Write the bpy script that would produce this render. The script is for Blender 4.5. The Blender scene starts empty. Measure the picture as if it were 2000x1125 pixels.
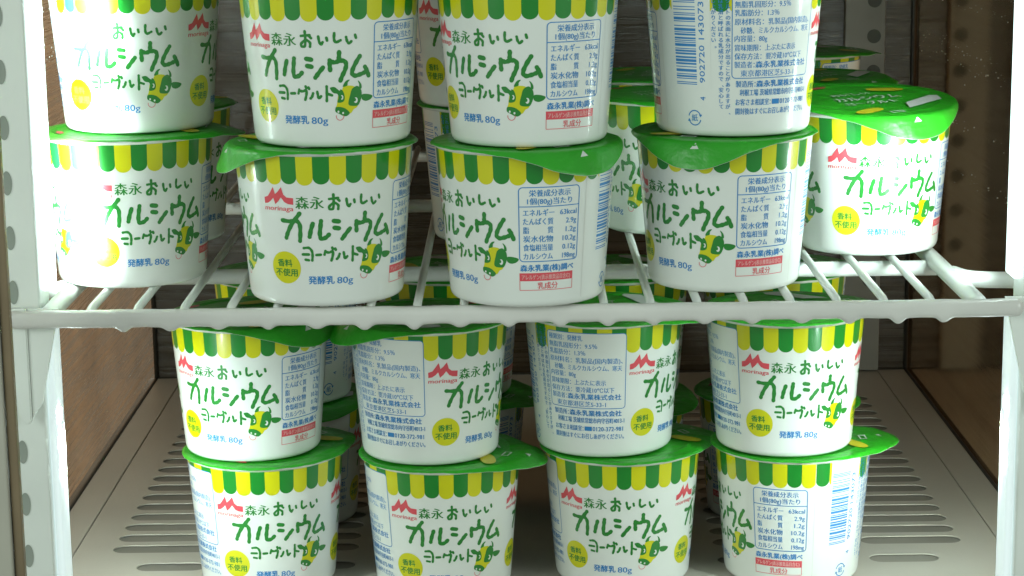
import bpy, bmesh, math, random
from mathutils import Vector, Matrix
from mathutils.geometry import tessellate_polygon

random.seed(7)
S = bpy.context.scene
COL = S.collection
MM = 0.001
RAD = math.radians

# ------------------------------------------------------------------ camera
cam_d = bpy.data.cameras.new("camera")
cam = bpy.data.objects.new("camera", cam_d)
COL.objects.link(cam)
cam_d.sensor_width = 36.0
cam_d.lens = 4253.24 / 2000 * 36.0
cam_d.clip_start = 0.02
cam_d.clip_end = 50
R_ = Vector((0.99992262, -0.0019738, -0.01228213))
U_ = Vector((0.01243041, 0.19673001, 0.9803789))
F_ = Vector((-0.000481189, 0.980455713, -0.196739326))
mw = Matrix.Identity(4)
for i in range(3):
    mw[i][0] = R_[i]; mw[i][1] = U_[i]; mw[i][2] = -F_[i]
mw[2][3] = 165.43 * MM
cam.matrix_world = mw
S.camera = cam

# ------------------------------------------------------------------ world, exposure, light from the room
W = bpy.data.worlds.new("World"); S.world = W
W.use_nodes = True
bg = W.node_tree.nodes["Background"]
bg.inputs[0].default_value = (0.86, 1.0, 0.90, 1)
bg.inputs[1].default_value = 0.29
S.view_settings.view_transform = 'Standard'
S.view_settings.look = 'None'
S.view_settings.exposure = 0.0
S.view_settings.gamma = 1.0
S.view_settings.use_curve_mapping = False


def area(name, loc, aim, sx, sy, power, color, spread=180):
    l = bpy.data.lights.new(name, 'AREA')
    l.shape = 'RECTANGLE'; l.size = sx * MM; l.size_y = sy * MM
    l.energy = power; l.color = color; l.spread = RAD(spread)
    o = bpy.data.objects.new(name, l); COL.objects.link(o)
    o.location = Vector(loc) * MM
    d = (Vector(aim) - Vector(loc)).normalized()
    o.rotation_euler = d.to_track_quat('-Z', 'Y').to_euler()
    return o


# added soft panels for the room's light; side pair leaves back rows darker
FILL_TINT = (0.865, 1.0, 0.925)
area("room_fill_panel", (-1150, -260, 380), (-60, 850, -20), 700, 800, 8.2, FILL_TINT)
area("room_fill_panel", (1150, -260, 380), (60, 850, -20), 700, 800, 7.6, FILL_TINT)
area("room_fill_panel", (-200, -700, 480), (0, 850, -20), 1300, 700, 1.2, FILL_TINT)
# added fill, no real lamp: brightens the brown walls seen through the side panes
area("wall_fill_light", (0, 2500, 1300), (0, 2400, 0), 900, 900, 32.0, (1.0, 0.95, 0.86))
LEDC = (0.80, 1.0, 0.95)
LED_Z = (-56, 40, 124)
for z in LED_Z:
    if z > 0:
        area("led_light", (-171.5, 817, z), (-164, 862, z - 2), 6, 60, 0.30 if z < 90 else 0.46, LEDC, 92)
        area("led_light", (185.5, 817, z), (138, 868, z - 2), 6, 64, 0.125, LEDC, 110)
    else:
        area("led_light", (-171.0, 816, z), (-165, 950, z - 75), 6, 14, 0.12, LEDC, 120)
        area("led_light", (185.0, 816, z), (180, 950, z - 75), 6, 14, 0.125, LEDC, 120)

# ------------------------------------------------------------------ materials
def mat(name, color, rough=0.5, metal=0.0, coat=0.0, noise=None, bump=None, emit=None, spec=0.5):
    m = bpy.data.materials.new(name); m.use_nodes = True
    nt = m.node_tree; b = nt.nodes["Principled BSDF"]
    b.inputs["Base Color"].default_value = (*color, 1)
    b.inputs["Roughness"].default_value = rough
    b.inputs["Metallic"].default_value = metal
    b.inputs["Specular IOR Level"].default_value = spec
    b.inputs["Coat Weight"].default_value = coat
    b.inputs["Coat Roughness"].default_value = 0.10
    if noise or bump:
        tc = nt.nodes.new("ShaderNodeTexCoord")
    if noise:                                   # (scale, amount)
        n = nt.nodes.new("ShaderNodeTexNoise"); n.inputs["Scale"].default_value = noise[0]
        n.inputs["Detail"].default_value = 5
        nt.links.new(tc.outputs["Object"], n.inputs["Vector"])
        r = nt.nodes.new("ShaderNodeMapRange")
        r.inputs[1].default_value = 0.3; r.inputs[2].default_value = 0.7
        r.inputs[3].default_value = 1 - noise[1]; r.inputs[4].default_value = 1 + noise[1]
        nt.links.new(n.outputs[0], r.inputs[0])
        mx = nt.nodes.new("ShaderNodeVectorMath"); mx.operation = 'SCALE'
        mx.inputs[0].default_value = color
        nt.links.new(r.outputs[0], mx.inputs["Scale"])
        nt.links.new(mx.outputs[0], b.inputs["Base Color"])
    if bump:                                    # (scale, strength, distance)
        n2 = nt.nodes.new("ShaderNodeTexNoise"); n2.inputs["Scale"].default_value = bump[0]
        n2.inputs["Detail"].default_value = 3
        nt.links.new(tc.outputs["Object"], n2.inputs["Vector"])
        bp = nt.nodes.new("ShaderNodeBump")
        bp.inputs["Strength"].default_value = bump[1]; bp.inputs["Distance"].default_value = bump[2]
        nt.links.new(n2.outputs[0], bp.inputs["Height"])
        nt.links.new(bp.outputs[0], b.inputs["Normal"])
    if emit:
        b.inputs["Emission Color"].default_value = (*emit[0], 1)
        b.inputs["Emission Strength"].default_value = emit[1]
    return m


PB = (170, 0.12, 0.0006)
M_PAPER = mat("white_paper", (0.78, 0.80, 0.765), 0.33, coat=0.6, bump=PB, noise=(60, 0.015))
M_GREEN = mat("stripe_green", (0.005, 0.215, 0.018), 0.33, coat=0.6, bump=PB)
M_YELLOW = mat("stripe_yellow", (0.64, 0.615, 0.001), 0.33, coat=0.6, bump=PB)
M_TEXT = mat("ink_green", (0.016, 0.215, 0.026), 0.33, coat=0.6, bump=PB)
M_BLUE = mat("ink_blue", (0.022, 0.215, 0.55), 0.33, coat=0.6, bump=PB)
M_RED = mat("ink_red", (0.72, 0.075, 0.10), 0.33, coat=0.6, bump=PB)
M_PINK = mat("ink_pink", (0.80, 0.45, 0.43), 0.33, coat=0.6, bump=PB)
M_SEAM = mat("paper_seam", (0.66, 0.66, 0.63), 0.35, bump=PB)
M_LIDW = mat("lid_white", (0.60, 0.63, 0.60), 0.38, bump=(140, 0.25, 0.001))
M_FOIL = mat("lid_green", (0.026, 0.35, 0.016), 0.34, coat=0.1, noise=(45, 0.12), bump=(150, 0.5, 0.0016))
M_BACK = mat("lid_underside", (0.62, 0.63, 0.61), 0.35, bump=(120, 0.3, 0.001))
M_LIDY = mat("lid_yellow", (0.55, 0.50, 0.02), 0.35, bump=(120, 0.3, 0.001))
M_WIRE = mat("white_coated_wire", (0.74, 0.76, 0.73), 0.34, coat=0.2, noise=(35, 0.05), bump=(260, 0.2, 0.0008))
M_RAIL = mat("shaded_rail", (0.68, 0.665, 0.635), 0.3, coat=0.35, noise=(35, 0.06), bump=(260, 0.2, 0.0008))  # rail front's shade put into a greyer tone than the wires
M_POST = mat("white_painted_steel", (0.80, 0.83, 0.79), 0.4, noise=(20, 0.06), bump=(200, 0.15, 0.0006))
M_HOLE = mat("hole_shade", (0.10, 0.105, 0.09), 0.8)  # for flat ovals: shade inside the holes put into the colour
M_HOLEP = mat("pale_hole_shade", (0.30, 0.33, 0.29), 0.7)  # fainter hole shade, also put into the colour
M_FLOOR = mat("grey_floor_plastic", (0.44, 0.405, 0.35), 0.42, noise=(9, 0.10), bump=(420, 0.15, 0.0006))
M_TRAY = mat("tray_under_floor", (0.23, 0.21, 0.18), 0.6, noise=(12, 0.2))
M_GASKET = mat("brown_gasket", (0.20, 0.145, 0.085), 0.45, noise=(25, 0.2))
M_FRAME = mat("grey_door_frame", (0.42, 0.40, 0.34), 0.45, noise=(30, 0.08))
M_CHIP = mat("led_chip", (0.9, 1, 0.95), 0.3, emit=((0.8, 1.0, 0.95), 60))
M_CHANNEL_GLARE = mat("glare_channel", (0.8, 0.84, 0.84), 0.35, emit=((0.80, 0.98, 1.0), 1.5))  # stronger glow imitates glare around the upper LEDs
M_CHANNEL = mat("led_light_channel", (0.8, 0.84, 0.84), 0.35, emit=((0.80, 0.97, 1.0), 0.45))
M_DROP = mat("water_drop", (0.75, 0.78, 0.74), 0.05, spec=1.0, coat=1.0)


def brushed(name, c1, c2, along, smear=False):
    """panel with streaks running along one axis, scuffed gloss"""
    m = bpy.data.materials.new(name); m.use_nodes = True
    nt = m.node_tree; L = nt.links; b = nt.nodes["Principled BSDF"]
    tc = nt.nodes.new("ShaderNodeTexCoord")
    mp = nt.nodes.new("ShaderNodeMapping")
    sc = {'Y': (30, 5, 190), 'X': (5, 30, 190)}[along]
    mp.inputs["Scale"].default_value = sc
    L.new(tc.outputs["Object"], mp.inputs["Vector"])
    n = nt.nodes.new("ShaderNodeTexNoise"); n.inputs["Scale"].default_value = 1.0
    n.inputs["Detail"].default_value = 7; n.inputs["Roughness"].default_value = 0.68
    L.new(mp.outputs[0], n.inputs["Vector"])
    n2 = nt.nodes.new("ShaderNodeTexNoise"); n2.inputs["Scale"].default_value = 9
    n2.inputs["Detail"].default_value = 4
    L.new(tc.outputs["Object"], n2.inputs["Vector"])
    mul = nt.nodes.new("ShaderNodeMath"); mul.operation = 'MULTIPLY_ADD'
    L.new(n.outputs[0], mul.inputs[0]); mul.inputs[1].default_value = 0.6
    m2 = nt.nodes.new("ShaderNodeMath"); m2.operation = 'MULTIPLY'; m2.inputs[1].default_value = 0.4
    L.new(n2.outputs[0], m2.inputs[0]); L.new(m2.outputs[0], mul.inputs[2])
    cr = nt.nodes.new("ShaderNodeValToRGB")
    cr.color_ramp.elements[0].position = 0.34; cr.color_ramp.elements[0].color = (*c1, 1)
    cr.color_ramp.elements[1].position = 0.66; cr.color_ramp.elements[1].color = (*c2, 1)
    L.new(mul.outputs[0], cr.inputs[0])
    L.new(cr.outputs[0], b.inputs["Base Color"])
    rr = nt.nodes.new("ShaderNodeMapRange")
    rr.inputs[1].default_value = 0.35; rr.inputs[2].default_value = 0.65
    rr.inputs[3].default_value = 0.14; rr.inputs[4].default_value = 0.42
    L.new(n.outputs[0], rr.inputs[0]); L.new(rr.outputs[0], b.inputs["Roughness"])
    bp = nt.nodes.new("ShaderNodeBump"); bp.inputs["Strength"].default_value = 0.35
    bp.inputs["Distance"].default_value = 0.0015
    L.new(n.outputs[0], bp.inputs["Height"]); L.new(bp.outputs[0], b.inputs["Normal"])
    b.inputs["Specular IOR Level"].default_value = 0.55
    return m


def glass(name, arc=None):
    """clear side pane with moisture streaks, wipe marks and a tan film imitating haze"""
    m = bpy.data.materials.new(name); m.use_nodes = True
    nt = m.node_tree; L = nt.links
    for n in list(nt.nodes): nt.nodes.remove(n)
    N = lambda t: nt.nodes.new(t)
    out = N("ShaderNodeOutputMaterial"); tc = N("ShaderNodeTexCoord")
    tr = N("ShaderNodeBsdfTransparent"); tr.inputs[0].default_value = (0.93, 0.95, 0.92, 1)
    gl = N("ShaderNodeBsdfGlossy"); gl.inputs["Roughness"].default_value = 0.06; gl.inputs[0].default_value = (0.8, 0.6, 0.42, 1)  # brown tint put into the reflection
    fr = N("ShaderNodeFresnel"); fr.inputs[0].default_value = 1.22
    mp = N("ShaderNodeMapping"); mp.inputs["Scale"].default_value = (20, 6, 210)
    L.new(tc.outputs["Object"], mp.inputs["Vector"])
    nz = N("ShaderNodeTexNoise"); nz.inputs["Scale"].default_value = 1; nz.inputs["Detail"].default_value = 8
    nz.inputs["Roughness"].default_value = 0.72
    L.new(mp.outputs[0], nz.inputs["Vector"])
    bp = N("ShaderNodeBump"); bp.inputs["Strength"].default_value = 0.12; bp.inputs["Distance"].default_value = 0.0006
    L.new(nz.outputs[0], bp.inputs["Height"]); L.new(bp.outputs[0], gl.inputs["Normal"])
    n2 = N("ShaderNodeTexNoise"); n2.inputs["Scale"].default_value = 14; n2.inputs["Detail"].default_value = 5
    L.new(tc.outputs["Object"], n2.inputs["Vector"])
    r1 = N("ShaderNodeMapRange"); r1.inputs[1].default_value = 0.45; r1.inputs[2].default_value = 0.78
    r1.inputs[3].default_value = 0.10; r1.inputs[4].default_value = 0.42
    L.new(nz.outputs[0], r1.inputs[0])
    r2 = N("ShaderNodeMapRange"); r2.inputs[1].default_value = 0.35; r2.inputs[2].default_value = 0.7
    r2.inputs[3].default_value = 0.25; r2.inputs[4].default_value = 1.0
    L.new(n2.outputs[0], r2.inputs[0])
    fac = N("ShaderNodeMath"); fac.operation = 'MULTIPLY'
    L.new(r1.outputs[0], fac.inputs[0]); L.new(r2.outputs[0], fac.inputs[1])
    last = fac
    if arc:
        sub = N("ShaderNodeVectorMath"); sub.operation = 'DISTANCE'
        mp2 = N("ShaderNodeMapping"); mp2.inputs["Scale"].default_value = (0, 1, 1)
        L.new(tc.outputs["Object"], mp2.inputs["Vector"])
        L.new(mp2.outputs[0], sub.inputs[0]); sub.inputs[1].default_value = (0, arc[0] * MM, arc[1] * MM)
        n3 = N("ShaderNodeTexNoise"); n3.noise_dimensions = '1D'; n3.inputs["Scale"].default_value = 120
        n3.inputs["Detail"].default_value = 3
        L.new(sub.outputs["Value"], n3.inputs["W"])
        r3 = N("ShaderNodeMapRange"); r3.inputs[1].default_value = 0.52; r3.inputs[2].default_value = 0.75
        r3.inputs[3].default_value = 0.0; r3.inputs[4].default_value = 0.20
        L.new(n3.outputs[0], r3.inputs[0])
        r4 = N("ShaderNodeMapRange"); r4.inputs[1].default_value = 0.11; r4.inputs[2].default_value = 0.02
        r4.inputs[3].default_value = 0.0; r4.inputs[4].default_value = 1.0
        L.new(sub.outputs["Value"], r4.inputs[0])
        m4 = N("ShaderNodeMath"); m4.operation = 'MULTIPLY_ADD'
        L.new(r3.outputs[0], m4.inputs[0]); L.new(r4.outputs[0], m4.inputs[1]); L.new(fac.outputs[0], m4.inputs[2])
        last = m4
    df = N("ShaderNodeBsdfDiffuse"); df.inputs[0].default_value = (0.50, 0.32, 0.19, 1)  # tan tone imitates haze over the pane, beside the moisture streaks
    m1 = N("ShaderNodeMixShader"); m2 = N("ShaderNodeMixShader")
    L.new(fr.outputs[0], m1.inputs[0]); L.new(tr.outputs[0], m1.inputs[1]); L.new(gl.outputs[0], m1.inputs[2])
    L.new(last.outputs[0], m2.inputs[0]); L.new(m1.outputs[0], m2.inputs[1]); L.new(df.outputs[0], m2.inputs[2])
    L.new(m2.outputs[0], out.inputs["Surface"])
    return m


M_SIDE = glass("streaky_glass")
M_SIDE_WIPED = glass("wiped_glass", (1085, -62))
M_WOOD = brushed("brown_room_wall", (0.42, 0.265, 0.145), (0.72, 0.49, 0.29), 'Y')
M_REAR = brushed("scuffed_rear_panel", (0.030, 0.020, 0.011), (0.080, 0.056, 0.033), 'X')

# ------------------------------------------------------------------ helpers
def link(name, me, parent=None, loc=None):
    o = bpy.data.objects.new(name, me); COL.objects.link(o)
    if parent: o.parent = parent
    if loc: o.location = Vector(loc) * MM
    return o


def empty(name, loc=(0, 0, 0)):
    o = bpy.data.objects.new(name, None); COL.objects.link(o)
    o.empty_display_size = 0.01
    o.location = Vector(loc) * MM
    return o


def tag(o, label=None, cat=None, group=None, kind=None):
    if label: o["label"] = label
    if cat: o["category"] = cat
    if group: o["group"] = group
    if kind: o["kind"] = kind
    return o


def bm_mesh(name, bm, m, smooth=False):
    me = bpy.data.meshes.new(name); bm.to_mesh(me); bm.free()
    for v in me.vertices: v.co *= MM
    me.materials.append(m)
    if smooth:
        for p in me.polygons: p.use_smooth = True
    return me


def bm_box(bm, x0, x1, y0, y1, z0, z1, bev=0.0):
    r = bmesh.ops.create_cube(bm, size=1)
    for v in r['verts']:
        v.co = Vector(((x0 + x1) / 2 + v.co.x * (x1 - x0), (y0 + y1) / 2 + v.co.y * (y1 - y0), (z0 + z1) / 2 + v.co.z * (z1 - z0)))
    if bev:
        es = list({e for v in r['verts'] for e in v.link_edges})
        bmesh.ops.bevel(bm, geom=es, offset=bev, segments=3, affect='EDGES', profile=0.5)


def box(name, x0, x1, y0, y1, z0, z1, m, bev=0.0, parent=None, smooth=False):
    bm = bmesh.new(); bm_box(bm, x0, x1, y0, y1, z0, z1, bev)
    return link(name, bm_mesh(name, bm, m, smooth), parent)


def smooth_path(pts, n=6):
    out = []
    P = [Vector(p) for p in pts]
    if len(P) < 3: return P
    for i in range(len(P) - 1):
        p0 = P[max(i - 1, 0)]; p1 = P[i]; p2 = P[i + 1]; p3 = P[min(i + 2, len(P) - 1)]
        for k in range(n):
            t = k / n
            out.append(0.5 * ((2 * p1) + (p2 - p0) * t + (2 * p0 - 5 * p1 + 4 * p2 - p3) * t * t + (3 * p1 - p0 - 3 * p2 + p3) * t ** 3))
    out.append(P[-1])
    return out


def bm_tube(bm, pts, r, seg=14, cap=True):
    P = [Vector(p) for p in pts]
    rings = []
    ref = Vector((0, 0, 1))
    for i, p in enumerate(P):
        t = (P[min(i + 1, len(P) - 1)] - P[max(i - 1, 0)]).normalized()
        a = t.cross(ref)
        if a.length < 1e-4: a = t.cross(Vector((0, 1, 0)))
        a.normalize(); b = a.cross(t).normalized()
        rr = r(i / (len(P) - 1)) if callable(r) else r
        rings.append([bm.verts.new(p + a * rr * math.cos(2 * math.pi * k / seg) + b * rr * math.sin(2 * math.pi * k / seg)) for k in range(seg)])
    for A, B in zip(rings, rings[1:]):
        for k in range(seg):
            bm.faces.new((A[k], A[(k + 1) % seg], B[(k + 1) % seg], B[k]))
    if cap:
        bm.faces.new(rings[0][::-1]); bm.faces.new(rings[-1])


def bm_ball(bm, c, rx, ry, rz, seg=16):
    r = bmesh.ops.create_uvsphere(bm, u_segments=seg, v_segments=10, radius=1)
    for v in r['verts']:
        v.co = Vector((c[0] + v.co.x * rx, c[1] + v.co.y * ry, c[2] + v.co.z * rz))


# ------------------------------------------------------------------ the printed cup
H, RB, RT = 58.8, 29.14, 34.0
DEG = 0.5585                      # mm of artwork per degree
def rad_at(z): return RB + (RT - RB) * z / H
NSLOPE = math.atan2(RT - RB, H)


class Print:
    """artwork laid out in (s, z) millimetres round the cup, then wrapped on its wall"""
    def __init__(self):
        self.v = []; self.f = []; self.m = []; self.mats = []

    def mi(self, m):
        if m not in self.mats: self.mats.append(m)
        return self.mats.index(m)

    def tri(self, pts, lay, m):
        """convex polygon in (s,z): cut in narrow strips so that it follows the wall"""
        w = 1.6
        s0 = min(p[0] for p in pts); s1 = max(p[0] for p in pts)
        k0 = math.floor(s0 / w); k1 = math.floor((s1 - 1e-9) / w)
        mi = self.mi(m)
        for k in range(k0, k1 + 1):
            poly = pts
            for lim, sg in ((k * w, 1), ((k + 1) * w, -1)):
                out = []
                for i in range(len(poly)):
                    a = poly[i]; b = poly[(i + 1) % len(poly)]
                    da = (a[0] - lim) * sg; db = (b[0] - lim) * sg
                    if da >= 0: out.append(a)
                    if da * db < 0:
                        t = da / (da - db)
                        out.append((a[0] + (b[0] - a[0]) * t, a[1] + (b[1] - a[1]) * t))
                poly = out
                if len(poly) < 3: break
            if len(poly) < 3: continue
            ar = sum(poly[i][0] * poly[(i + 1) % len(poly)][1] - poly[(i + 1) % len(poly)][0] * poly[i][1] for i in range(len(poly)))
            if abs(ar) < 1e-7: continue
            if ar < 0: poly = poly[::-1]
            base = len(self.v)
            for p in poly: self.v.append((p[0], p[1], lay))
            self.f.append(tuple(range(base, base + len(poly)))); self.m.append(mi)

    def poly(self, pts, lay, m):
        for t in tessellate_polygon([[Vector((p[0], p[1], 0)) for p in pts]]):
            self.tri([pts[i] for i in t], lay, m)

    def rect(self, s0, s1, z0, z1, lay, m): self.tri([(s0, z0), (s1, z0), (s1, z1), (s0, z1)], lay, m)

    def ellipse(self, c, rx, rz, lay, m, n=40):
        self.poly([(c[0] + rx * math.cos(2 * math.pi * i / n), c[1] + rz * math.sin(2 * math.pi * i / n)) for i in range(n)], lay, m)

    def rrect_pts(self, s0, s1, z0, z1, r, n=6):
        out = []
        for cx, cz, a in ((s1 - r, z1 - r, 0), (s0 + r, z1 - r, 90), (s0 + r, z0 + r, 180), (s1 - r, z0 + r, 270)):
            for i in range(n + 1):
                t = RAD(a + 90 * i / n); out.append((cx + r * math.cos(t), cz + r * math.sin(t)))
        return out

    def outline(self, pts, w, lay, m, closed=True):
        n = len(pts)
        for i in range(n if closed else n - 1):
            a = Vector(pts[i]); b = Vector(pts[(i + 1) % n])
            d = b - a
            if d.length < 1e-6: continue
            nn = Vector((-d.y, d.x)).normalized() * w / 2
            self.tri([tuple(a + nn), tuple(b + nn), tuple(b - nn), tuple(a - nn)], lay + 0.0015 * (i % 3), m)

    def ring(self, c, r, w, lay, m, a0=0, a1=360, n=40):
        for i in range(n):
            t0 = RAD(a0 + (a1 - a0) * i / n); t1 = RAD(a0 + (a1 - a0) * (i + 1) / n)
            q = [(c[0] + rr * math.cos(t), c[1] + rr * math.sin(t)) for rr, t in ((r - w / 2, t0), (r + w / 2, t0), (r + w / 2, t1), (r - w / 2, t1))]
            self.tri(q, lay, m)

    def stroke(self, pts, w, lay, m, jit=True):
        P = [Vector((p[0], p[1])) for p in smooth_path([(*p, 0) for p in pts], 7)] if len(pts) > 2 else [Vector(p) for p in pts]
        n = len(P); L = []; Rr = []
        for i in range(n):
            t = (P[min(i + 1, n - 1)] - P[max(i - 1, 0)]).normalized()
            nn = Vector((-t.y, t.x))
            ww = w / 2 * (1 + (0.10 * math.sin(i * 0.9 + pts[0][0]) if jit else 0))
            L.append(P[i] + nn * ww); Rr.append(P[i] - nn * ww)
        for i in range(n - 1):
            self.tri([tuple(L[i]), tuple(L[i + 1]), tuple(Rr[i + 1]), tuple(Rr[i])], lay + 0.002 * (i % 3), m)
        for k, c in enumerate((P[0], P[-1])):
            self.ellipse(c, w * 0.5, w * 0.5, lay + 0.007 + 0.002 * k, m, 14)

    def text(self, body, s, z, size, lay, m, width=None, align='L', rot=False, bold=0.018, shear=0.0):
        c = bpy.data.curves.new("t", 'FONT'); c.body = body; c.size = 1; c.resolution_u = 2
        c.shear = shear
        o = bpy.data.objects.new("t", c); COL.objects.link(o)
        me = bpy.data.meshes.new_from_object(o.evaluated_get(bpy.context.evaluated_depsgraph_get()))
        bpy.data.objects.remove(o); bpy.data.curves.remove(c)
        if not me.vertices: return
        x0 = min(v.co.x for v in me.vertices); x1 = max(v.co.x for v in me.vertices)
        kx = size if width is None else width / (x1 - x0)
        wd = (x1 - x0) * kx
        off = {'L': 0, 'C': -wd / 2, 'R': -wd}[align]
        d = bold * size
        shifts = [(0, 0)] if d <= 0 else ([(-d, 0), (d, 0)] if bold < 0.025 else [(-d, -d * 0.6), (d, -d * 0.6), (0, d * 0.8)])
        for n_, (dx, dy) in enumerate(shifts):
            q = []
            for v in me.vertices:
                u = (v.co.x - x0) * kx + off; h = v.co.y * size
                q.append((s - h + dx, z + u + dy) if rot else (s + u + dx, z + h + dy))
            for p in me.polygons:
                self.tri([q[i] for i in p.vertices], lay + 0.004 * n_, m)
        bpy.data.meshes.remove(me)


def build_art():
    A = Print()
    L1, L2, L3, L4, L5 = 0.05, 0.08, 0.11, 0.14, 0.17
    # awning stripes
    N = 34; pit = 360 / N
    for i in range(N):
        a0 = (8 + pit * i) * DEG; a1 = a0 + pit * DEG
        m = M_GREEN if i % 2 == 0 else M_YELLOW
        zb = (46.6 if i % 2 == 0 else 46.2)
        r = (a1 - a0) / 2; mid = (a0 + a1) / 2
        pts = [(a0, H - 1.4), (a0, zb + r * 0.9)]
        for k in range(1, 14):
            t = math.pi * k / 14
            pts.append((mid - r * math.cos(t), zb + r * 0.9 - r * 0.9 * math.sin(t)))
        pts += [(a1, zb + r * 0.9), (a1, H - 1.4)]
        A.poly(pts, L1, m)
    # two identical fronts
    KANA = [[(7.7, 32.9), (10.8, 32.6), (13.2, 32.9), (14.5, 31.5), (14.6, 28.4), (14.3, 25.3)], [(14.7, 35.7), (13.1, 33.7), (10.9, 30.8), (9.4, 27.9), (8.8, 26.3)], [(19.5, 31.9), (18.7, 29.5), (18.1, 26.9)], [(22.6, 32.9), (22.3, 30.7), (22.0, 27.8), (22.5, 26.2), (24.2, 26.6), (25.4, 27.7)], [(27.3, 32.8), (29.2, 32.5)], [(27.5, 30.2), (29.2, 29.9)], [(30.4, 25.9), (31.8, 27.7), (33.4, 29.6)], [(39.4, 35.1), (39.3, 33.2), (39.2, 32.1)], [(35.9, 32.2), (35.9, 30.4), (36.0, 28.6)], [(36.2, 31.9), (37.6, 31.4), (39.2, 31.8), (41.0, 31.9), (41.9, 30.7), (41.5, 28.6), (40.4, 26.4), (39.7, 24.7)], [(47.1, 33.4), (45.6, 31.1), (44.3, 28.5), (44.2, 27.0), (45.3, 26.3), (47.2, 26.7), (48.9, 27.3)], [(49.1, 29.4), (50.0, 27.8), (50.6, 26.1)]]
    YOG = [[(15.6, 22.6), (17.6, 22.7), (18.7, 21.5), (18.9, 19.7), (18.7, 17.9)], [(15.1, 20.2), (17.5, 20.2)], [(16.1, 18.2), (17.4, 18.0)], [(20.4, 20.0), (22.1, 20.1)], [(23.9, 21.5), (23.5, 20.1)], [(23.9, 21.1), (25.3, 20.9), (26.7, 21.2), (26.6, 19.4), (26.1, 17.8)], [(26.5, 22.7), (26.75, 22.1)], [(27.6, 22.3), (27.85, 21.8)], [(29.3, 20.2), (28.8, 18.9), (28.2, 18.3)], [(30.9, 20.7), (31.1, 19.5), (31.4, 18.4), (32.3, 19.1)], [(34.5, 22.7), (34.5, 20.2), (34.4, 17.3)], [(34.9, 19.9), (36.4, 19.4)]]
    OISHII = [[(25.8, 41.1), (29.0, 41.4)], [(27.3, 42.8), (27.4, 39.9), (27.1, 37.5), (26.0, 37.3), (25.8, 38.3), (27.5, 39.6), (29.0, 38.7), (29.0, 37.2)], [(28.9, 41.0), (29.5, 40.3)], [(32.1, 40.9), (32.4, 39.0), (33.0, 38.0), (33.6, 38.8)], [(35.0, 40.4), (35.2, 39.4)], [(37.8, 42.0), (37.7, 39.9), (38.3, 38.7), (40.0, 39.4)], [(42.0, 40.5), (42.4, 38.9), (43.1, 38.2), (43.9, 38.9)], [(45.3, 41.2), (45.6, 40.1)]]
    LOGO = [(0.3, 38.9), (0.3, 41.2), (2.0, 41.7), (3.2, 43.3), (4.6, 45.3), (5.3, 42.6), (6.5, 43.6), (8.0, 45.4), (8.8, 42.6), (10.0, 41.6), (12.6, 41.4), (12.5, 38.9), (10.4, 39.1), (9.0, 39.8), (7.7, 41.5), (6.6, 40.1), (5.1, 38.8), (4.7, 40.2), (4.4, 41.2), (3.2, 40.0), (1.8, 39.1)]
    FACE = [(40.8, 22.4), (42.3, 22.8), (44.7, 22.5), (46.1, 21.1), (47.2, 18.0), (46.1, 14.9), (44.7, 14.0), (43.3, 12.5), (40.5, 13.4), (37.7, 14.2), (38.2, 16.0), (38.8, 19.4), (40.2, 21.3)]
    EYER = [(45.4, 22.4), (46.4, 22.4), (47.6, 21.1), (47.9, 19.2), (47.4, 17.1), (46.4, 15.4), (44.7, 15.2), (43.0, 15.5), (42.6, 16.6), (43.3, 19.3), (44.0, 21.4)]
    EYEL = [(39.7, 21.5), (40.6, 20.8), (41.2, 18.8), (40.9, 17.2), (39.6, 16.6), (38.4, 16.8), (38.8, 18.4), (38.5, 19.8), (37.0, 20.2), (36.1, 21.2), (35.8, 22.2), (37.4, 22.4), (38.6, 21.5), (39.4, 21.0)]
    EAR = [(47.8, 18.7), (48.3, 19.4), (50.5, 19.3), (52.4, 18.6), (51.6, 17.4), (49.7, 16.8), (48.1, 17.4)]
    HORN = [[(40.6, 22.4), (41.0, 23.6), (42.0, 24.7), (43.2, 24.9), (42.4, 23.9), (42.2, 22.8)], [(46.3, 24.5), (47.2, 23.8), (47.8, 22.6), (47.7, 21.5), (46.9, 21.8), (46.8, 23.2)]]
    NOSE = [(37.5, 14.2), (37.9, 15.0), (39.6, 15.0), (41.4, 14.4), (42.9, 13.1), (43.0, 12.4), (41.9, 11.6), (40.6, 11.7), (39.0, 12.5), (37.7, 13.2)]

    def rnd(pts):                     # closed smooth outline
        P = [(*p, 0) for p in pts]; n = len(P)
        q = smooth_path(P[-2:] + P + P[:2], 4)
        q = q[2 * 4:(2 + n) * 4]
        return [(v.x, v.y) for v in q]

    for f in (0.0, 99 * DEG):
        sh = lambda pts: [(p[0] + f, p[1]) for p in pts]
        for i, st in enumerate(KANA): A.stroke(sh(st), 1.62, L2 + 0.012 * (i % 3), M_TEXT)
        for i, st in enumerate(YOG): A.stroke(sh(st), 1.0, L2 + 0.012 * (i % 3), M_TEXT)
        for i, st in enumerate(OISHII): A.stroke(sh(st), 0.98, L2 + 0.012 * (i % 3), M_TEXT)
        A.text("森", f + 13.4, 37.8, 5.1, L2, M_TEXT, width=4.9, bold=0.022)
        A.text("永", f + 18.8, 37.8, 5.1, L2, M_TEXT, width=4.9, bold=0.022)
        A.poly(sh(LOGO), L2, M_RED)
        A.text("morinaga", f + 0.2, 36.5, 2.6, L2, M_RED, width=12.2, bold=0.02, shear=0.12)
        A.ellipse((f + 7.7, 14.9), 6.3, 6.15, L1, M_YELLOW, 56)
        A.text("香料", f + 7.3, 15.5, 3.0, L2, M_TEXT, width=6.4, align='C', bold=0.03)
        A.text("不使用", f + 7.7, 11.9, 3.1, L2, M_TEXT, width=9.6, align='C', bold=0.03)
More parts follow.
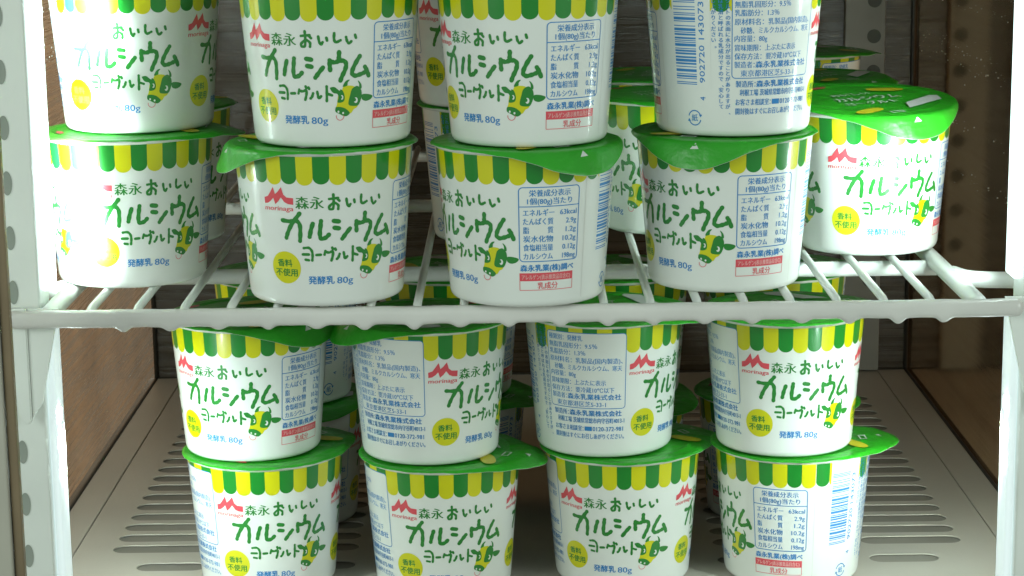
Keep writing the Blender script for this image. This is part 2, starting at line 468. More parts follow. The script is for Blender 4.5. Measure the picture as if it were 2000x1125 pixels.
        A.text("発酵乳", f + 16.9, 9.1, 3.3, L2, M_BLUE, width=10.2, bold=0.028)
        A.text("80g", f + 28.2, 8.9, 3.6, L2, M_BLUE, width=6.4, bold=0.018)
        A.poly(rnd(sh(FACE)), L1, M_YELLOW)
        A.poly(rnd(sh(EYER)), L2, M_TEXT); A.poly(rnd(sh(EYEL)), L2, M_TEXT)
        A.poly(rnd(sh(EAR)), L2 + 0.008, M_TEXT); A.poly(rnd(sh(NOSE)), L2, M_TEXT)
        for h in HORN: A.poly(rnd(sh(h)), L2 + 0.016, M_TEXT)
        A.ellipse((f + 40.15, 18.55), 0.52, 0.85, L3, M_PAPER, 20); A.ellipse((f + 39.8, 18.6), 0.42, 0.55, L4, M_TEXT, 16)
        A.ellipse((f + 45.5, 17.3), 0.78, 1.05, L3, M_PAPER, 20); A.ellipse((f + 45.0, 17.5), 0.58, 0.66, L4, M_TEXT, 16)
        A.ellipse((f + 38.7, 13.3), 0.36, 0.42, L3, M_PAPER, 14); A.ellipse((f + 40.5, 12.75), 0.38, 0.42, L3, M_PAPER, 14)
        A.ring((f + 39.3, 11.6), 1.45, 0.22, L3, M_RED, 165, 372)
    # nutrition table
    n0, n1 = 193.5 * DEG, 235 * DEG
    A.outline(A.rrect_pts(n0, n1, 17.6, 45.4, 1.5), 0.34, L2, M_BLUE)
    A.rect(n0, n1, 38.05, 38.38, L2 + 0.008, M_BLUE)
    mid = (n0 + n1) / 2
    A.text("栄養成分表示", mid, 42.2, 2.75, L2, M_BLUE, width=15.6, align='C')
    A.text("1個(80g)当たり", mid, 39.2, 2.7, L2, M_BLUE, width=17.0, align='C')
    for i, (k, v) in enumerate((("エネルギー", "63kcal"), ("たんぱく質", "2.9g"), ("脂　　　質", "1.2g"), ("炭水化物", "10.2g"), ("食塩相当量", "0.12g"), ("カルシウム", "198mg"))):
        z = 34.9 - i * 3.28
        A.text(k, n0 + 1.5, z, 2.75, L2, M_BLUE, width=11.3 if len(k) < 5 or i != 0 else 11.6)
        A.text(v, n1 - 0.9, z, 2.75, L2, M_BLUE, width=(0, 0, 0, 0, 4.4, 5.6, 6.9)[len(v)], align='R')
    A.text("森永乳業(株)調べ", n0 + 0.2, 14.1, 2.7, L2, M_BLUE, width=n1 - n0 - 1.6, bold=0.032)
    A.rect(n0 - 0.2, n1 - 1.6, 10.2, 13.2, L1, M_RED)
    A.text("アレルゲン(表示推奨品目含む)", n0 + 0.7, 10.85, 2.1, L2, M_PINK, width=n1 - n0 - 3.4)
    A.outline([(n0 - 0.1, 6.7), (n1 - 1.7, 6.7), (n1 - 1.7, 10.3), (n0 - 0.1, 10.3)], 0.22, L2, M_RED)
    A.text("乳成分", mid - 0.6, 7.3, 2.8, L2, M_RED, width=8.2, align='C')
    # seam of the paper wall
    A.rect(240.6 * DEG, 241.0 * DEG, 2.6, H - 1.6, L2, M_SEAM)
    # bar code on its white field
    A.rect(253.2 * DEG, 281.5 * DEG, 18.0, H - 1.5, L2, M_PAPER)
    code = "4902720143073"
    Lc = ["0001101", "0011001", "0010011", "0111101", "0100011", "0110001", "0101111", "0111011", "0110111", "0001011"]
    G = ["".join('1' if ch == '0' else '0' for ch in c)[::-1] for c in Lc]
    Rc = ["".join('1' if ch == '0' else '0' for ch in c) for c in Lc]
    bits = "101" + "".join((G if p == 'G' else Lc)[int(d)] for p, d in zip("LGLLGG", code[1:7])) + "01010" + "".join(Rc[int(d)] for d in code[7:]) + "101"
    z0, z1 = 19.4, 51.6; w = (z1 - z0) / 95; i = 0
    while i < 95:
        if bits[i] == '1':
            j = i
            while j < 95 and bits[j] == '1': j += 1
            A.rect(254.5 * DEG, 271.3 * DEG, z0 + i * w, z0 + j * w, L3, M_BLUE); i = j
        else: i += 1
    A.text("4", 277.2 * DEG, 13.6, 3.0, L3, M_BLUE, rot=True)
    A.text("902720", 277.2 * DEG, z0 + 0.8, 3.0, L3, M_BLUE, rot=True, width=14.0)
    A.text("143073", 277.2 * DEG, z0 + 17.0, 3.0, L3, M_BLUE, rot=True, width=14.0)
    # paper recycling mark
    rc = (268.5 * DEG, 6.9)
    A.ring(rc, 2.75, 0.42, L2, M_BLUE, 20, 165); A.ring(rc, 2.75, 0.42, L2, M_BLUE, 200, 345)
    for t in (20, 200):
        e = (rc[0] + 2.75 * math.cos(RAD(t)), rc[1] + 2.75 * math.sin(RAD(t)))
        A.poly([(e[0] - 0.75, e[1] + 0.35), (e[0] + 0.75, e[1] + 0.35), (e[0], e[1] - 0.7)] if t == 20 else [(e[0] - 0.75, e[1] - 0.35), (e[0] + 0.75, e[1] - 0.35), (e[0], e[1] + 0.7)], L2 + 0.008, M_BLUE)
    A.text("紙", rc[0], rc[1] - 1.05, 2.9, L2, M_BLUE, align='C', bold=0.012)
    # upright note, three columns
    for deg, line in ((293.3, "ヨーグルトの表面に水分が出ることがありますが、"), (288.6, "これは乳清と呼ばれる乳成分ですので、安心して"), (283.8, "お召し上がりください。")):
        for i, ch in enumerate(line):
            zc = 54.2 - i * 2.07
            if ch == "ー":
                A.rect(deg * DEG - 0.12, deg * DEG + 0.12, zc - 0.1, zc + 1.5, L3, M_BLUE); continue
            A.text(ch, deg * DEG + (0.7 if ch in "、。" else 0), zc, 2.0, L3, M_BLUE, align='C')
    # ingredients box
    i0, i1 = 296 * DEG, 357.4 * DEG
    rp = A.rrect_pts(i0, i1, 22.1, 55.0, 1.4)
    A.poly(rp, L2, M_PAPER)
    A.outline(rp, 0.30, L3, M_BLUE)
    rows = [("種類別：発酵乳", 52.0, 15.5, 0), ("無脂乳固形分：9.5％", 48.7, 21.5, 0), ("乳脂肪分：1.3％", 45.6, 16.6, 0), ("原材料名：乳製品(国内製造)、", 42.3, 32.0, 0), ("砂糖、ミルクカルシウム、寒天", 39.1, 29.6, 2.2), ("内容量：80g", 36.1, 12.2, 0), ("賞味期限：上ぶたに表示", 32.7, 25.0, 0), ("保存方法：要冷蔵10℃以下", 29.5, 28.6, 0), ("製造者：", 26.4, 7.6, 0), ("東京都港区芝5-33-1", 23.2, 22.6, 2.4),
            ("製造所：", 19.2, 7.6, 0.6), ("利根工場 茨城県常総市内守谷町4013-1", 16.0, 31.0, 2.2), ("お客さま相談室：", 12.4, 14.2, 0.6), ("開封後はすぐにお召しあがりください。", 9.0, 32.6, 0.6)]
    for t, z, wd, ind in rows:
        A.text(t, i0 + 0.9 + ind, z - 0.3, 2.65, L3, M_BLUE, width=wd)
    for z, ind in ((26.4, 0), (19.2, 0.6)):
        A.text("森永乳業株式会社", i0 + 8.9 + ind, z - 0.3, 2.7, L3, M_BLUE, width=23.6 - ind * 0.5, bold=0.032)
    A.rect(i0 + 16.3, i0 + 19.6, 12.1, 14.0, L3, M_BLUE)
    A.text("0120-372-981", i0 + 20.0, 12.1, 2.75, L3, M_BLUE, width=13.6)
    return A


def make_body_mesh():
    A = build_art()
    V = []; Nn = []; Fc = []; Mi = []
    mats = [M_PAPER]
    # paper wall of revolution: (r, z, normal angle from horizontal; -90 is down)
    dn = -math.degrees(NSLOPE)
    prof = [(0.01, 1.6, -90), (RB - 3.4, 1.6, -90), (RB - 3.2, 1.5, 200), (RB - 3.1, 0.3, 200), (RB - 2.3, 0.0, -90), (RB - 1.5, 0.02, -80), (RB - 0.75, 0.45, -50), (RB - 0.15, 1.3, -25), (rad_at(2.6), 2.6, dn)]
    prof += [(rad_at(z), z, dn) for z in (8, 20, 32, 44, 52, H - 1.9)]
    # rolled rim
    c_r, c_z, rr = RT + 0.05, H - 0.85, 0.72
    for a in range(-80, 91, 17): prof.append((c_r + rr * math.cos(RAD(a)), c_z + rr * math.sin(RAD(a)), a))
    prof.append((0.01, H - 0.15, 90))
    seg = 144
    for (r, z, a) in prof:
        for k in range(seg):
            t = 2 * math.pi * k / seg
            V.append((r * math.sin(t), -r * math.cos(t), z))
            ca, sa = math.cos(RAD(a)), math.sin(RAD(a))
            Nn.append((ca * math.sin(t), -ca * math.cos(t), sa))
    for i in range(len(prof) - 1):
        for k in range(seg):
            k2 = (k + 1) % seg
            Fc.append((i * seg + k, i * seg + k2, (i + 1) * seg + k2, (i + 1) * seg + k)); Mi.append(0)
    base = len(V)
    for (s, z, lay) in A.v:
        t = RAD(s / DEG); r = rad_at(z) + lay
        V.append((r * math.sin(t), -r * math.cos(t), z))
        cn, sn = math.cos(NSLOPE), -math.sin(NSLOPE)
        Nn.append((cn * math.sin(t), -cn * math.cos(t), sn))
    for f, m in zip(A.f, A.m):
        Fc.append(tuple(base + i for i in f)); mm = A.mats[m]
        if mm not in mats: mats.append(mm)
        Mi.append(mats.index(mm))
    me = bpy.data.meshes.new("cup_body")
    me.from_pydata([(x * MM, y * MM, z * MM) for x, y, z in V], [], Fc)
    for m in mats: me.materials.append(m)
    me.polygons.foreach_set("material_index", Mi)
    me.polygons.foreach_set("use_smooth", [True] * len(Fc))
    me.normals_split_custom_set_from_vertices(Nn)
    me.update()
    return me


def make_lid_mesh(bend, crease):
    """green foil lid: flat top, soft turned-down edge, pull tab towards -Y bent down by 'bend' degrees"""
    seg = 168
    TAB = 11.0
    rnd = random.Random(int(bend * 7 + crease * 100))
    ph = [rnd.uniform(0, 6.28) for _ in range(4)]

    def tablen(t):                         # t angle from tab axis, radians
        x = abs(t) / RAD(42)
        return TAB * math.exp(-(x ** 2.05) * 1.6)

    def surf(t, q):
        """q 0..1 from the sealing edge to the free edge"""
        L = 1.75 + tablen(t)
        d = q * L
        wob = 0.20 * math.sin(5 * t + ph[0]) + 0.16 * math.sin(11 * t + ph[1]) + 0.13 * math.sin(23 * t + ph[2]) + 0.10 * abs(math.sin(31 * t + ph[3]))
        k_ = min(1.0, tablen(t) / (TAB * 0.55))
        b = RAD(bend) * k_ + RAD(38) * (1 - k_) + RAD(6)
        # arc that turns down over the first 4 mm, then straight
        arc = 1.2 + 2.8 * k_
        if d < arc:
            th = b * d / arc
            if b < 1e-3: o, dz = d, 0
            else: o, dz = arc / b * math.sin(th), arc / b * (1 - math.cos(th))
        else:
            o = arc / b * math.sin(b) + (d - arc) * math.cos(b); dz = arc / b * (1 - math.cos(b)) + (d - arc) * math.sin(b)
        return 34.5 + o, -dz + wob * q * 0.6

    rings = []
    flat = [0.01, 8, 16, 22, 26, 28.6, 29.2, 30.0, 31.0, 32.2, 33.4, 34.5]
    for r in flat:
        row = []
        for k in range(seg):
            t = 2 * math.pi * k / seg
            z = H + 0.34
            if 29.0 < r < 31.0: z += 0.22 + 0.05 * math.sin(42 * t)
            if r > 31: z += 0.05 * math.sin(17 * t + ph[0]) * math.sin(5 * t + ph[1])
            if r < 29: z += crease * 0.35 * math.sin(r * 0.35 + 2 * t + ph[2]) * math.sin(3 * t + ph[3]) * (r / 29)
            row.append((r * math.sin(t), -r * math.cos(t), z))
        rings.append(row)
    for q in (0.12, 0.25, 0.4, 0.55, 0.7, 0.85, 1.0):
        row = []
        for k in range(seg):
            t = 2 * math.pi * k / seg
            tt = (t + math.pi) % (2 * math.pi) - math.pi
            r, dz = surf(tt, q)
            row.append((r * math.sin(t), -r * math.cos(t), H + 0.34 + dz))
        rings.append(row)
    V = [p for row in rings for p in row]; n = len(rings); nv = len(V)
    Fc = []; Mi = []
    for i in range(n - 1):
        for k in range(seg):
            k2 = (k + 1) % seg
            Fc.append((i * seg + k, i * seg + k2, (i + 1) * seg + k2, (i + 1) * seg + k)); Mi.append(0)
    Fc = [f[::-1] for f in Fc]
    th = 0.10
    V += [(x, y, z - th) for x, y, z in V]
    for i in range(n - 1):
        for k in range(seg):
            k2 = (k + 1) % seg
            Fc.append((nv + i * seg + k, nv + i * seg + k2, nv + (i + 1) * seg + k2, nv + (i + 1) * seg + k)); Mi.append(1)
    for k in range(seg):
        k2 = (k + 1) % seg
        a = (n - 1) * seg
        Fc.append((a + k, nv + a + k, nv + a + k2, a + k2)); Mi.append(1)
    mats = [M_FOIL, M_BACK, M_LIDW, M_LIDY, M_TEXT, M_RED]

    # print on the lid: flat shapes lying just above the foil
    P = Print()
    zt = H + 0.34 + 0.62
    def put(pts, m):
        for t in tessellate_polygon([[Vector((p[0], p[1], 0)) for p in pts]]):
            tr = [pts[i] for i in t]
            ar = (tr[1][0] - tr[0][0]) * (tr[2][1] - tr[0][1]) - (tr[2][0] - tr[0][0]) * (tr[1][1] - tr[0][1])
            if ar < 0: tr = tr[::-1]
            b0 = len(V)
            for p in tr: V.append((p[0], p[1], zt))
            Fc.append((b0, b0 + 1, b0 + 2)); Mi.append(mats.index(m))
    def oval(cx, cy, rx, ry, m, rot=0):
        c, s = math.cos(RAD(rot)), math.sin(RAD(rot)); pts = []
        for i in range(30):
            a = 2 * math.pi * i / 30
            x = rx * math.copysign(abs(math.cos(a)) ** 0.8, math.cos(a)); y = ry * math.copysign(abs(math.sin(a)) ** 0.8, math.sin(a))
            pts.append((cx + x * c - y * s, cy + x * s + y * c))
        put(pts, m)
    put([(4, -25.5), (25.5, -15.0), (27.8, -7.5), (24.5, -6.6), (8, -15.5)], M_LIDW)
    oval(-14, -24.3, 7.4, 3.2, M_LIDY, 22)
    for q in ([(-7.5, -31.5), (-1.5, -32), (-1.5, -31.4), (-7.5, -30.9)], [(-7.5, -28.9), (-1.5, -29.4), (-1.5, -28.8), (-7.5, -28.3)], [(-7.5, -30.8), (-6.9, -30.8), (-6.9, -29), (-7.5, -29)], [(-2.1, -31.3), (-1.5, -31.3), (-1.5, -29.5), (-2.1, -29.5)]):
        put(q, M_LIDW)
    oval(14, 12, 8.0, 3.2, M_LIDY, -20)
    put([(-15, 25.2), (-10, 27), (-6, 26.6), (-8, 24.4), (-13, 23.6)], M_RED)
    T = Print()
    T.text("カルシウム", -17, -4, 8.0, 0, M_LIDW, width=30, bold=0.02)
    T.text("ヨーグルト", -17, -12.5, 6.5, 0, M_LIDW, width=24, bold=0.02)
    T.text("おいしい", -14, 6, 5.0, 0, M_LIDW, width=18, bold=0.02)
    for f in T.f:
        b0 = len(V)
        for i in f: V.append((T.v[i][0], T.v[i][1], zt + 0.01))
        Fc.append(tuple(range(b0, b0 + len(f)))); Mi.append(2)
    # small white arrow on the tab, following its bend
    def on_tab(x, d):
        t = math.asin(x / 38.0); L = 1.7 + tablen(t)
        r, dz = surf(t, min(1, d / L))
        return (r * math.sin(t), -r * math.cos(t) - 0.04, H + 0.34 + dz + 0.16)
    b0 = len(V)
    V += [on_tab(-1.5, 5.2), on_tab(1.9, 5.0), on_tab(0.5, 2.6)]
    Fc.append((b0, b0 + 1, b0 + 2)); Mi.append(2)
    me = bpy.data.meshes.new("lid")
    me.from_pydata([(x * MM, y * MM, z * MM) for x, y, z in V], [], Fc)
    for m in mats: me.materials.append(m)
    me.polygons.foreach_set("material_index", Mi)
    me.polygons.foreach_set("use_smooth", [True] * len(Fc))
    me.update()
    return me


# ------------------------------------------------------------------ the fridge (setting)
ZF = -147.3
XL, XR = -219.5, 240.0
YB = 1295.0


def floor_mesh():
    c = bpy.data.curves.new("f", 'CURVE'); c.dimensions = '2D'; c.fill_mode = 'BOTH'; c.extrude = 0.15 * MM; c.bevel_depth = 0.15 * MM; c.bevel_resolution = 1
    def spl(pts):
        s = c.splines.new('POLY'); s.points.add(len(pts) - 1)
        for p, q in zip(s.points, pts): p.co = (q[0] * MM, q[1] * MM, 0, 1)
        s.use_cyclic_u = True
    spl([(-201.8, 880), (220.6, 880), (220.6, YB - 5), (-201.8, YB - 5)])
    rows = [933.0, 959.0] + [959.0 + 16.45 * i for i in range(1, 17)]
    for i, y in enumerate(rows):
        e = 15.0 if i == 0 else 0
        for x0, x1 in ((-185.5, -139), (-118, -72), (-52, -6), (24, 70), (90, 137), (158, 204.5)):
            if i == 0:
                if x0 == -185.5: x0 += e
                if x1 == 204.5: x1 -= e
            r = 5.7; pts = []
            for k in range(9): t = math.pi / 2 + math.pi * k / 8; pts.append((x0 + r + r * math.cos(t), y + r * math.sin(t)))
            for k in range(9): t = -math.pi / 2 + math.pi * k / 8; pts.append((x1 - r + r * math.cos(t), y + r * math.sin(t)))
            spl(pts)
    o = bpy.data.objects.new("f", c); COL.objects.link(o)
    me = bpy.data.meshes.new_from_object(o.evaluated_get(bpy.context.evaluated_depsgraph_get()))
    bpy.data.objects.remove(o); bpy.data.curves.remove(c)
    me.materials.clear(); me.materials.append(M_FLOOR)
    return me


fl = link("floor", floor_mesh(), None, (0, 0, ZF - 0.3)); tag(fl, kind="structure")
tag(box("drip_tray", XL - 3, XR + 3, 760, YB + 3, ZF - 8, ZF - 1.1, M_TRAY), kind="structure")
bm = bmesh.new()
bm_box(bm, XL, -202.6, 780, YB, ZF - 1.0, ZF - 0.25, 0.6); bm_box(bm, 221.4, XR, 780, YB, ZF - 1.0, ZF - 0.25, 0.6)
bm_box(bm, -202.6, 221.4, 780, 879.2, ZF - 1.0, ZF - 0.05, 0.6)
tag(link("floor_border", bm_mesh("floor_border", bm, M_FLOOR)), kind="structure")
def pane(x, m):
    bm = bmesh.new()
    bm.faces.new([bm.verts.new(p) for p in ((x, 826, ZF - 2), (x, YB + 4, ZF - 2), (x, YB + 4, 330), (x, 826, 330))])
    return tag(link("side_wall", bm_mesh("side_wall", bm, m)), "clear side pane with streaks of moisture", None, None, "structure")


pane(XL, M_SIDE_WIPED); pane(XR, M_SIDE)
tag(box("room_wall", XL - 350, XL - 340, 760, 5200, ZF - 2600, 900, M_WOOD), kind="structure")
tag(box("room_wall", XR + 340, XR + 350, 760, 5200, ZF - 2600, 900, M_WOOD), kind="structure")
tag(box("unseen_shade_panel", XL, XR, 795, YB, 137, 141, M_REAR), kind="structure")  # unseen panel added to cut light from above to the back rows
tag(box("back_wall", XL, XR, YB, YB + 4, ZF - 20, 330, M_REAR), kind="structure")
bm = bmesh.new()                                           # dark sealing beads where the panels meet
for x in (XL + 1.2, XR - 1.2):
    bm_tube(bm, [(x, 760, ZF - 0.8), (x, YB - 2, ZF - 0.8)], 1.3, 8)
    bm_tube(bm, [(x, YB - 1.5, ZF), (x, YB - 1.5, 320)], 1.3, 8)
bm_tube(bm, [(XL, YB - 1.6, ZF - 0.8), (XR, YB - 1.6, ZF - 0.8)], 1.3, 8)
tag(link("panel_seal", bm_mesh("panel_seal", bm, mat("dark_sealant", (0.035, 0.032, 0.025), 0.5), True)), kind="structure")


def oval_holes(parent, x, y, zs, rx, rz, m_hole=None, name="slot_hole"):
    m_hole = m_hole or M_HOLE
    for z in zs:
        bm = bmesh.new()
        n = 24
        vs = [bm.verts.new((x + rx * math.cos(2 * math.pi * i / n), y - 0.25, z + rz * math.sin(2 * math.pi * i / n))) for i in range(n)]
        vi = [bm.verts.new((x + rx * 0.8 * math.cos(2 * math.pi * i / n), y - 0.1, z + rz * 0.86 * math.sin(2 * math.pi * i / n))) for i in range(n)]
        for i in range(n): bm.faces.new((vs[i], vs[(i + 1) % n], vi[(i + 1) % n], vi[i]))
        bm.faces.new(vi)
        link(name, bm_mesh(name, bm, m_hole, True), parent)


def corner_post(x0, x1, label, side):
    t = empty("corner_post", ((x0 + x1) / 2, 813, ZF)); lx, ly, lz = (x0 + x1) / 2, 813, ZF
    p = box("post_profile", x0 - lx, x1 - lx, 806 - ly, 824 - ly, -12, 330 - lz, M_POST, 1.0, t)
    hx = (-188.6 if side < 0 else 202.5) - lx
    oval_holes(t, hx, 806 - ly, [46.0 + 20.8 * i - lz for i in range(-9, 10) if not (-45 < 46.0 + 20.8 * i < 2)], 1.9, 4.6, M_HOLEP)
    inner = (x1 if side < 0 else x0) - lx
    s = -side
    def span(a, b): return (min(inner + s * a, inner + s * b), max(inner + s * a, inner + s * b))
    for z0, z1 in ((-146, -10), (4, 330)):  # upper strip added to glow like the LEDs' glare
        m = box("light_channel", *span(0.2, 3.6), 809 - ly, 823 - ly, z0 - lz, z1 - lz, M_CHANNEL if z0 < 0 else M_CHANNEL_GLARE, 1.2, t, True)
        for z in LED_Z:
            if z0 < z < z1:
                for k in (-1, 0, 1):
                    box("led_chip", *span(3.7, 4.6), 810 - ly, 814 - ly, z + 11 * k - 2.6 - lz, z + 11 * k + 2.6 - lz, M_CHIP, 0.4, m)
    tag(t, label, "post", "lit posts at the fridge front")
    return t


corner_post(-191, -179, "white perforated corner post with bright LEDs beside the leftmost cups", -1)
corner_post(193, 205, "white corner post with LEDs at the right edge, right of the slotted floor", 1)

# rear uprights with round holes
def rear_upright(x0, x1, hx, label):
    t = empty("rear_upright", ((x0 + x1) / 2, 1288, ZF)); lx, ly, lz = (x0 + x1) / 2, 1288, ZF
    box("upright_strip", x0 - lx, x1 - lx, 1286 - ly, 1292 - ly, 1, 320 - lz, mat("grey_upright", (0.24, 0.225, 0.19), 0.45, noise=(30, 0.1)), 0.5, t)
    oval_holes(t, hx - lx, 1286 - ly, [55.9 + 20.9 * i - lz for i in range(-7, 9)], 4.1, 4.1, name="round_hole")
    tag(t, label, "upright", "perforated rear uprights")


rear_upright(197.5, 221, 214.4, "grey upright strip with round holes in the rear right corner")

# door surround at the left edge
g = empty("door_surround", (-181, 742, ZF))
box("gasket", 2.6, 6.0, -2, 2, -170, 480, M_GASKET, 0.8, g)
box("frame_strip", -14, 2.3, -4, 6, -170, 480, M_FRAME, 0.8, g)
tag(g, "pale door frame strip with brown gasket at the left edge of the picture", "door frame")

# ------------------------------------------------------------------ wire shelf
sh = empty("wire_shelf", (0, 797, 0))
Y0 = 797
def part(name, bm, m=M_WIRE, smooth=True, parent=sh): return link(name, bm_mesh(name, bm, m, smooth), parent)
BX = [-1.0 + 17.55 * k for k in range(-9, 10)]
bm = bmesh.new()
NB = [(x * 1.03 + random.uniform(-0.8, 0.8), random.uniform(2.1, 3.0), random.uniform(1.3, 2.2)) for x in BX[1:]]
xs = [-189.5 + 380.5 * i / 760 for i in range(761)]
rows = []
for x in xs:
    endk = min(1.0, max(0.0, min(x + 189.5, 191 - x)) / 3.0)
    endk = math.sqrt(max(0.02, 1 - (1 - endk) ** 2))
    row = []
    for k in range(28):
        a = 2 * math.pi * k / 28
        cy = 3.0 * endk * math.copysign(abs(math.cos(a)) ** 0.75, math.cos(a))
        cz = 3.35 * endk * math.copysign(abs(math.sin(a)) ** 0.75, math.sin(a))
        if cz < 0:
            for bx, bw, bd in NB:
                cz -= bd * math.exp(-abs((x - bx) / bw) ** 2.6) * (-cz / 3.35)
        row.append(bm.verts.new((x, cy, -4.3 + cz + 0.07 * math.sin(x * 0.21) + 0.05 * math.sin(x * 0.63))))
    rows.append(row)
for A_, B_ in zip(rows, rows[1:]):
    for k in range(28): bm.faces.new((A_[k], B_[k], B_[(k + 1) % 28], A_[(k + 1) % 28]))
bm.faces.new(rows[0]); bm.faces.new(rows[-1][::-1])
bmesh.ops.recalc_face_normals(bm, faces=bm.faces)
part("front_rail", bm, M_RAIL)
for x in BX:
    bm = bmesh.new()
    bm_tube(bm, [(x, 1, -4.2), (x, 4, -2.4), (x, 8, -1.7), (x, 100, -1.7), (x, 300, -1.7), (x, 448, -1.7)], 1.65, 14)
    part("wire_bar", bm)
for x in (-175.0, 175.0):
    bm = bmesh.new()
    bm_tube(bm, [(x, 1, -4.6), (x, 5, -3.6), (x, 12, -3.4), (x, 450, -3.4)], 3.4, 18)
    part("side_bar", bm)
    s = 1 if x > 0 else -1
    bm = bmesh.new()
    bm_tube(bm, smooth_path([(x + s * 2, 62, -3.4), (x + s * 4, 50, -2.6), (x + s * 9, 44, -2.2), (x + s * 20, 42, -2.2), (x + s * 30, 42, -2.4)], 5), 3.3, 16)
    part("hook_arm", bm)
for y in (92, 270, 449):
    bm = bmesh.new()
    bm_tube(bm, [(-176, y, -6.6), (0, y, -6.6), (176, y, -6.6)], 3.2, 16)
    part("cross_rail", bm)
tag(sh, "white coated wire shelf holding the upper cups", "shelf")


def bracket(s, xi, xo, label):
    """front flange on the post plus a triangular web running back under the shelf; xi inner, xo outer face"""
    t = empty("shelf_bracket", (0, 803, 0))
    bm = bmesh.new()
    def prism(pts, ax0, ax1, axis):
        a = []; b = []
        for p in pts:
            if axis == 'X': a.append(bm.verts.new((ax0, p[0], p[1]))); b.append(bm.verts.new((ax1, p[0], p[1])))
            else: a.append(bm.verts.new((p[0], ax0, p[1]))); b.append(bm.verts.new((p[0], ax1, p[1])))
        bm.faces.new(a); bm.faces.new(b[::-1])
        for i in range(len(pts)):
            j = (i + 1) % len(pts); bm.faces.new((a[j], a[i], b[i], b[j]))
    prism([(xi + s * 0.2, -1), (xi - s * 8.2, -1), (xi - s * 1.2, -33), (xi - s * 0.4, -37), (xi + s * 3.5, -43), (xi + s * 3.5, -1)], -3.2, -1.2, 'Y')
    bmesh.ops.recalc_face_normals(bm, faces=bm.faces)
    link("web", bm_mesh("web", bm, M_POST), t)
    bm = bmesh.new()
    prism([(xi + s * 3.7, -0.5), (xo - s * 0.2, -0.5), (xo - s * 3.2, -42), (xi + s * 5.4, -46), (xi + s * 3.7, -44)], -4.6, -1.2, 'Y')
    bmesh.ops.recalc_face_normals(bm, faces=bm.faces)
    bmesh.ops.bevel(bm, geom=list(bm.edges), offset=0.5, segments=2, affect='EDGES')
    link("flange", bm_mesh("flange", bm, M_POST), t)
    bm = bmesh.new(); bm_box(bm, min(xi + s * 3, xi + s * 11), max(xi + s * 3, xi + s * 11), 8, 26, -6, 4.2, 1.6)
    link("hook_knob", bm_mesh("hook_knob", bm, M_WIRE, True), t)
    tag(t, label, "bracket", "brackets carrying the wire shelf")


bracket(-1, -179, -191, "white triangular shelf bracket on the left post")
bracket(1, 193, 205, "white triangular shelf bracket on the right post")

# ------------------------------------------------------------------ the cups
BODY = make_body_mesh()
LIDS = {}
def lid_mesh(bend):
    if bend not in LIDS: LIDS[bend] = make_lid_mesh(bend, 0.5)
    return LIDS[bend]


first = {}
def cup(x, y, z, art, tab, bend, label, group, lid_tilt=0):
    t = empty("yogurt_cup", (x, y, z))
    if not first:
        b = bpy.data.objects.new("cup_body", BODY); first['b'] = b
        l = bpy.data.objects.new("lid", lid_mesh(bend)); first['l'] = l
    else:
        b = first['b'].copy(); l = first['l'].copy(); l.data = lid_mesh(bend)
    for o in (b, l):
        COL.objects.link(o); o.parent = t; o.location = (0, 0, 0)
    b.rotation_euler = (0, 0, RAD(art)); l.rotation_euler = (0, 0, RAD(tab))
    if lid_tilt:
        l.rotation_euler = (Matrix.Rotation(RAD(lid_tilt), 3, 'X') @ Matrix.Rotation(RAD(tab), 3, 'Z')).to_euler()
        l.location = (0, H * MM * math.sin(RAD(lid_tilt)), (H * (1 - math.cos(RAD(lid_tilt))) + 32 * math.sin(RAD(lid_tilt))) * MM)
    tag(t, label, "yogurt cup", group)
    return t


Z0, Z1 = 0.0, H + 1.05
Zf, Zg = ZF, ZF + H + 1.05
GU = "striped yogurt cups on the wire shelf"
GL = "striped yogurt cups stacked on the fridge floor"
# front row on the shelf, lower and upper cups
cup(-152.8, 861, Z0, -123, 98, 10, "leftmost cup standing on the wire shelf, under another cup, washed out at left", GU)
cup(-71.4, 822, Z0, -137.5, -70, 62, "cup on the shelf whose bent green tab sticks out left, red logo in view", GU)
cup(5.4, 816, Z0, -198.8, 33, 52, "cup at mid shelf with drooping tab at its front right, nutrition table facing out", GU)
cup(82.5, 838, Z0, -190, -23, 66, "cup on the shelf with tab hanging down its front left, nutrition table on its right", GU)
cup(150.4, 910, Z0, -139, 21, 50, "single cup at the right end of the shelf with its printed lid top uncovered", GU, 5.0)
cup(-148.5, 868, Z1, -51.5, 160, 30, "upper cup on the leftmost shelf stack, washed out on its left side", GU)
cup(-67.4, 820, Z1, -159.5, 140, 30, "upper cup with a whole cow face and yellow badge, second stack on the shelf", GU)
cup(6.8, 813, Z1, -182, 200, 30, "upper cup in the middle shelf stack showing cow and whole nutrition table", GU)
cup(85.4, 836, Z1, 57.6, 150, 30, "upper cup on the shelf showing its blue barcode and ingredients text", GU)
# cups behind on the shelf
GB = "cups in the shaded rows at the back of the shelf"
cup(-157, 952, Z0, 18, 150, 20, "shaded cup behind the leftmost shelf stack", GB)
cup(-5, 946, Z0, 30, 60, 15, "shaded cup on the wires behind the middle shelf stack", GB)
cup(-10, 938, Z1, -60, 60, 15, "shaded upper cup seen between the second and third upper cups", GB)
cup(70, 965, Z0, -107, 30, 10, "shaded lidded cup seen in the gap left of the barcode cup", GB)
cup(66, 1052, Z0, 40, 80, 10, "shaded cup farther back in the gap left of the barcode cup", GB)
cup(143, 1036, Z0, 10, 40, 8, "shaded cup right behind the single cup at the right end of the shelf", GB)
cup(153, 1165, Z0, 80, 100, 8, "rearmost cup by the perforated upright in the right corner", GB)
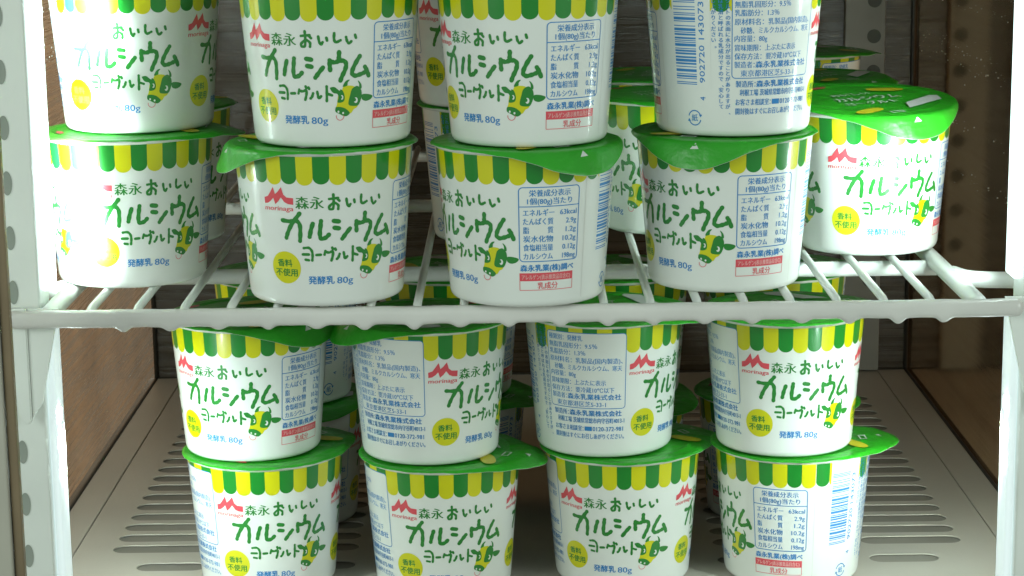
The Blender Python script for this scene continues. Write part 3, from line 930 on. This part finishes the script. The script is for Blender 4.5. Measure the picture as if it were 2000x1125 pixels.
# front row on the floor, upper then lower cups
cup(-114.1, 920, Zg, -163, 46, 46, "upper cup of the leftmost floor stack, tab at its front right under the rail", GL)
cup(-36.5, 911, Zg, 1, -62, 42, "upper cup of the second floor stack, ingredients box left of the red logo", GL)
cup(38.9, 920, Zg, 16.8, 84, 18, "upper cup of the third floor stack with the ingredients box facing out", GL)
cup(117.0, 917, Zg, -41, 118, 6, "upper cup of the rightmost floor stack, title facing out", GL)
cup(-109.3, 920, Zf, -34, 140, 8, "bottom cup of the leftmost floor stack, ingredients box at its left edge", GL)
cup(-31.8, 912, Zf, -40.3, 76, 14, "bottom cup of the second floor stack, green tab pointing right", GL)
cup(46.8, 921, Zf, -57, 122, 6, "bottom cup of the third floor stack with two yellow badges in view", GL)
cup(121.4, 921, Zf, -230.6, 97, 3, "bottom cup of the rightmost floor stack, nutrition table and barcode facing out", GL)
# second row on the floor
GM = "cups in the dark second row on the fridge floor"
for i, (x, y, a, tb) in enumerate(((-106, 1012, 60, 20), (-29, 1016, 140, 70), (48, 1012, 210, 40), (122, 1012, 100, 50))):
    wh = ("leftmost", "second", "third", "rightmost")[i]
    cup(x, y, Zf, a, tb, 8, f"bottom cup of the {wh} stack in the dark row behind the floor stacks", GM)
    cup(x + random.uniform(-2, 2), y + random.uniform(-2, 2), Zg, a + 75, tb + 60, 12, f"upper cup of the {wh} stack in the dark second row, seen through the shelf wires", GM)

# ------------------------------------------------------------------ condensation on the panels
def droplets(name, n, gen):
    bm = bmesh.new()
    for _ in range(n):
        c, r = gen()
        rr = bmesh.ops.create_icosphere(bm, subdivisions=1, radius=1)
        for v in rr['verts']: v.co = Vector((c[0] + v.co.x * r * 0.5, c[1] + v.co.y * r, c[2] + v.co.z * r))
    o = link(name, bm_mesh(name, bm, M_DROP, True))
    tag(o, kind="stuff")
    return o


def gen_right():
    if random.random() < 0.55:  # extra cluster near the LEDs imitates bright scratch glints
        b = random.choice((104, 98, 84, 71, 66, 58, 52, 47))
        return (XR - 0.2, random.uniform(870, 1040), b + random.gauss(0, 2.2)), abs(random.gauss(0, 0.16)) + 0.08
    b = random.choice((95, 82, 60, 55, 50, 20, -5))
    return (XR - 0.2, random.uniform(960, 1280), b + random.gauss(0, 2.5)), abs(random.gauss(0, 0.20)) + 0.09
def gen_left():
    b = random.choice((95, 78, 74, 70, 66))
    return (XL + 0.2, random.uniform(960, 1280), b + random.gauss(0, 3)), abs(random.gauss(0, 0.20)) + 0.09
tag(droplets("water_droplets", 700, gen_right), "fine beads of condensation and added glints on the right inner panel", "condensation")
tag(droplets("water_droplets", 340, gen_left), "fine beads of condensation on the left inner panel", "condensation")
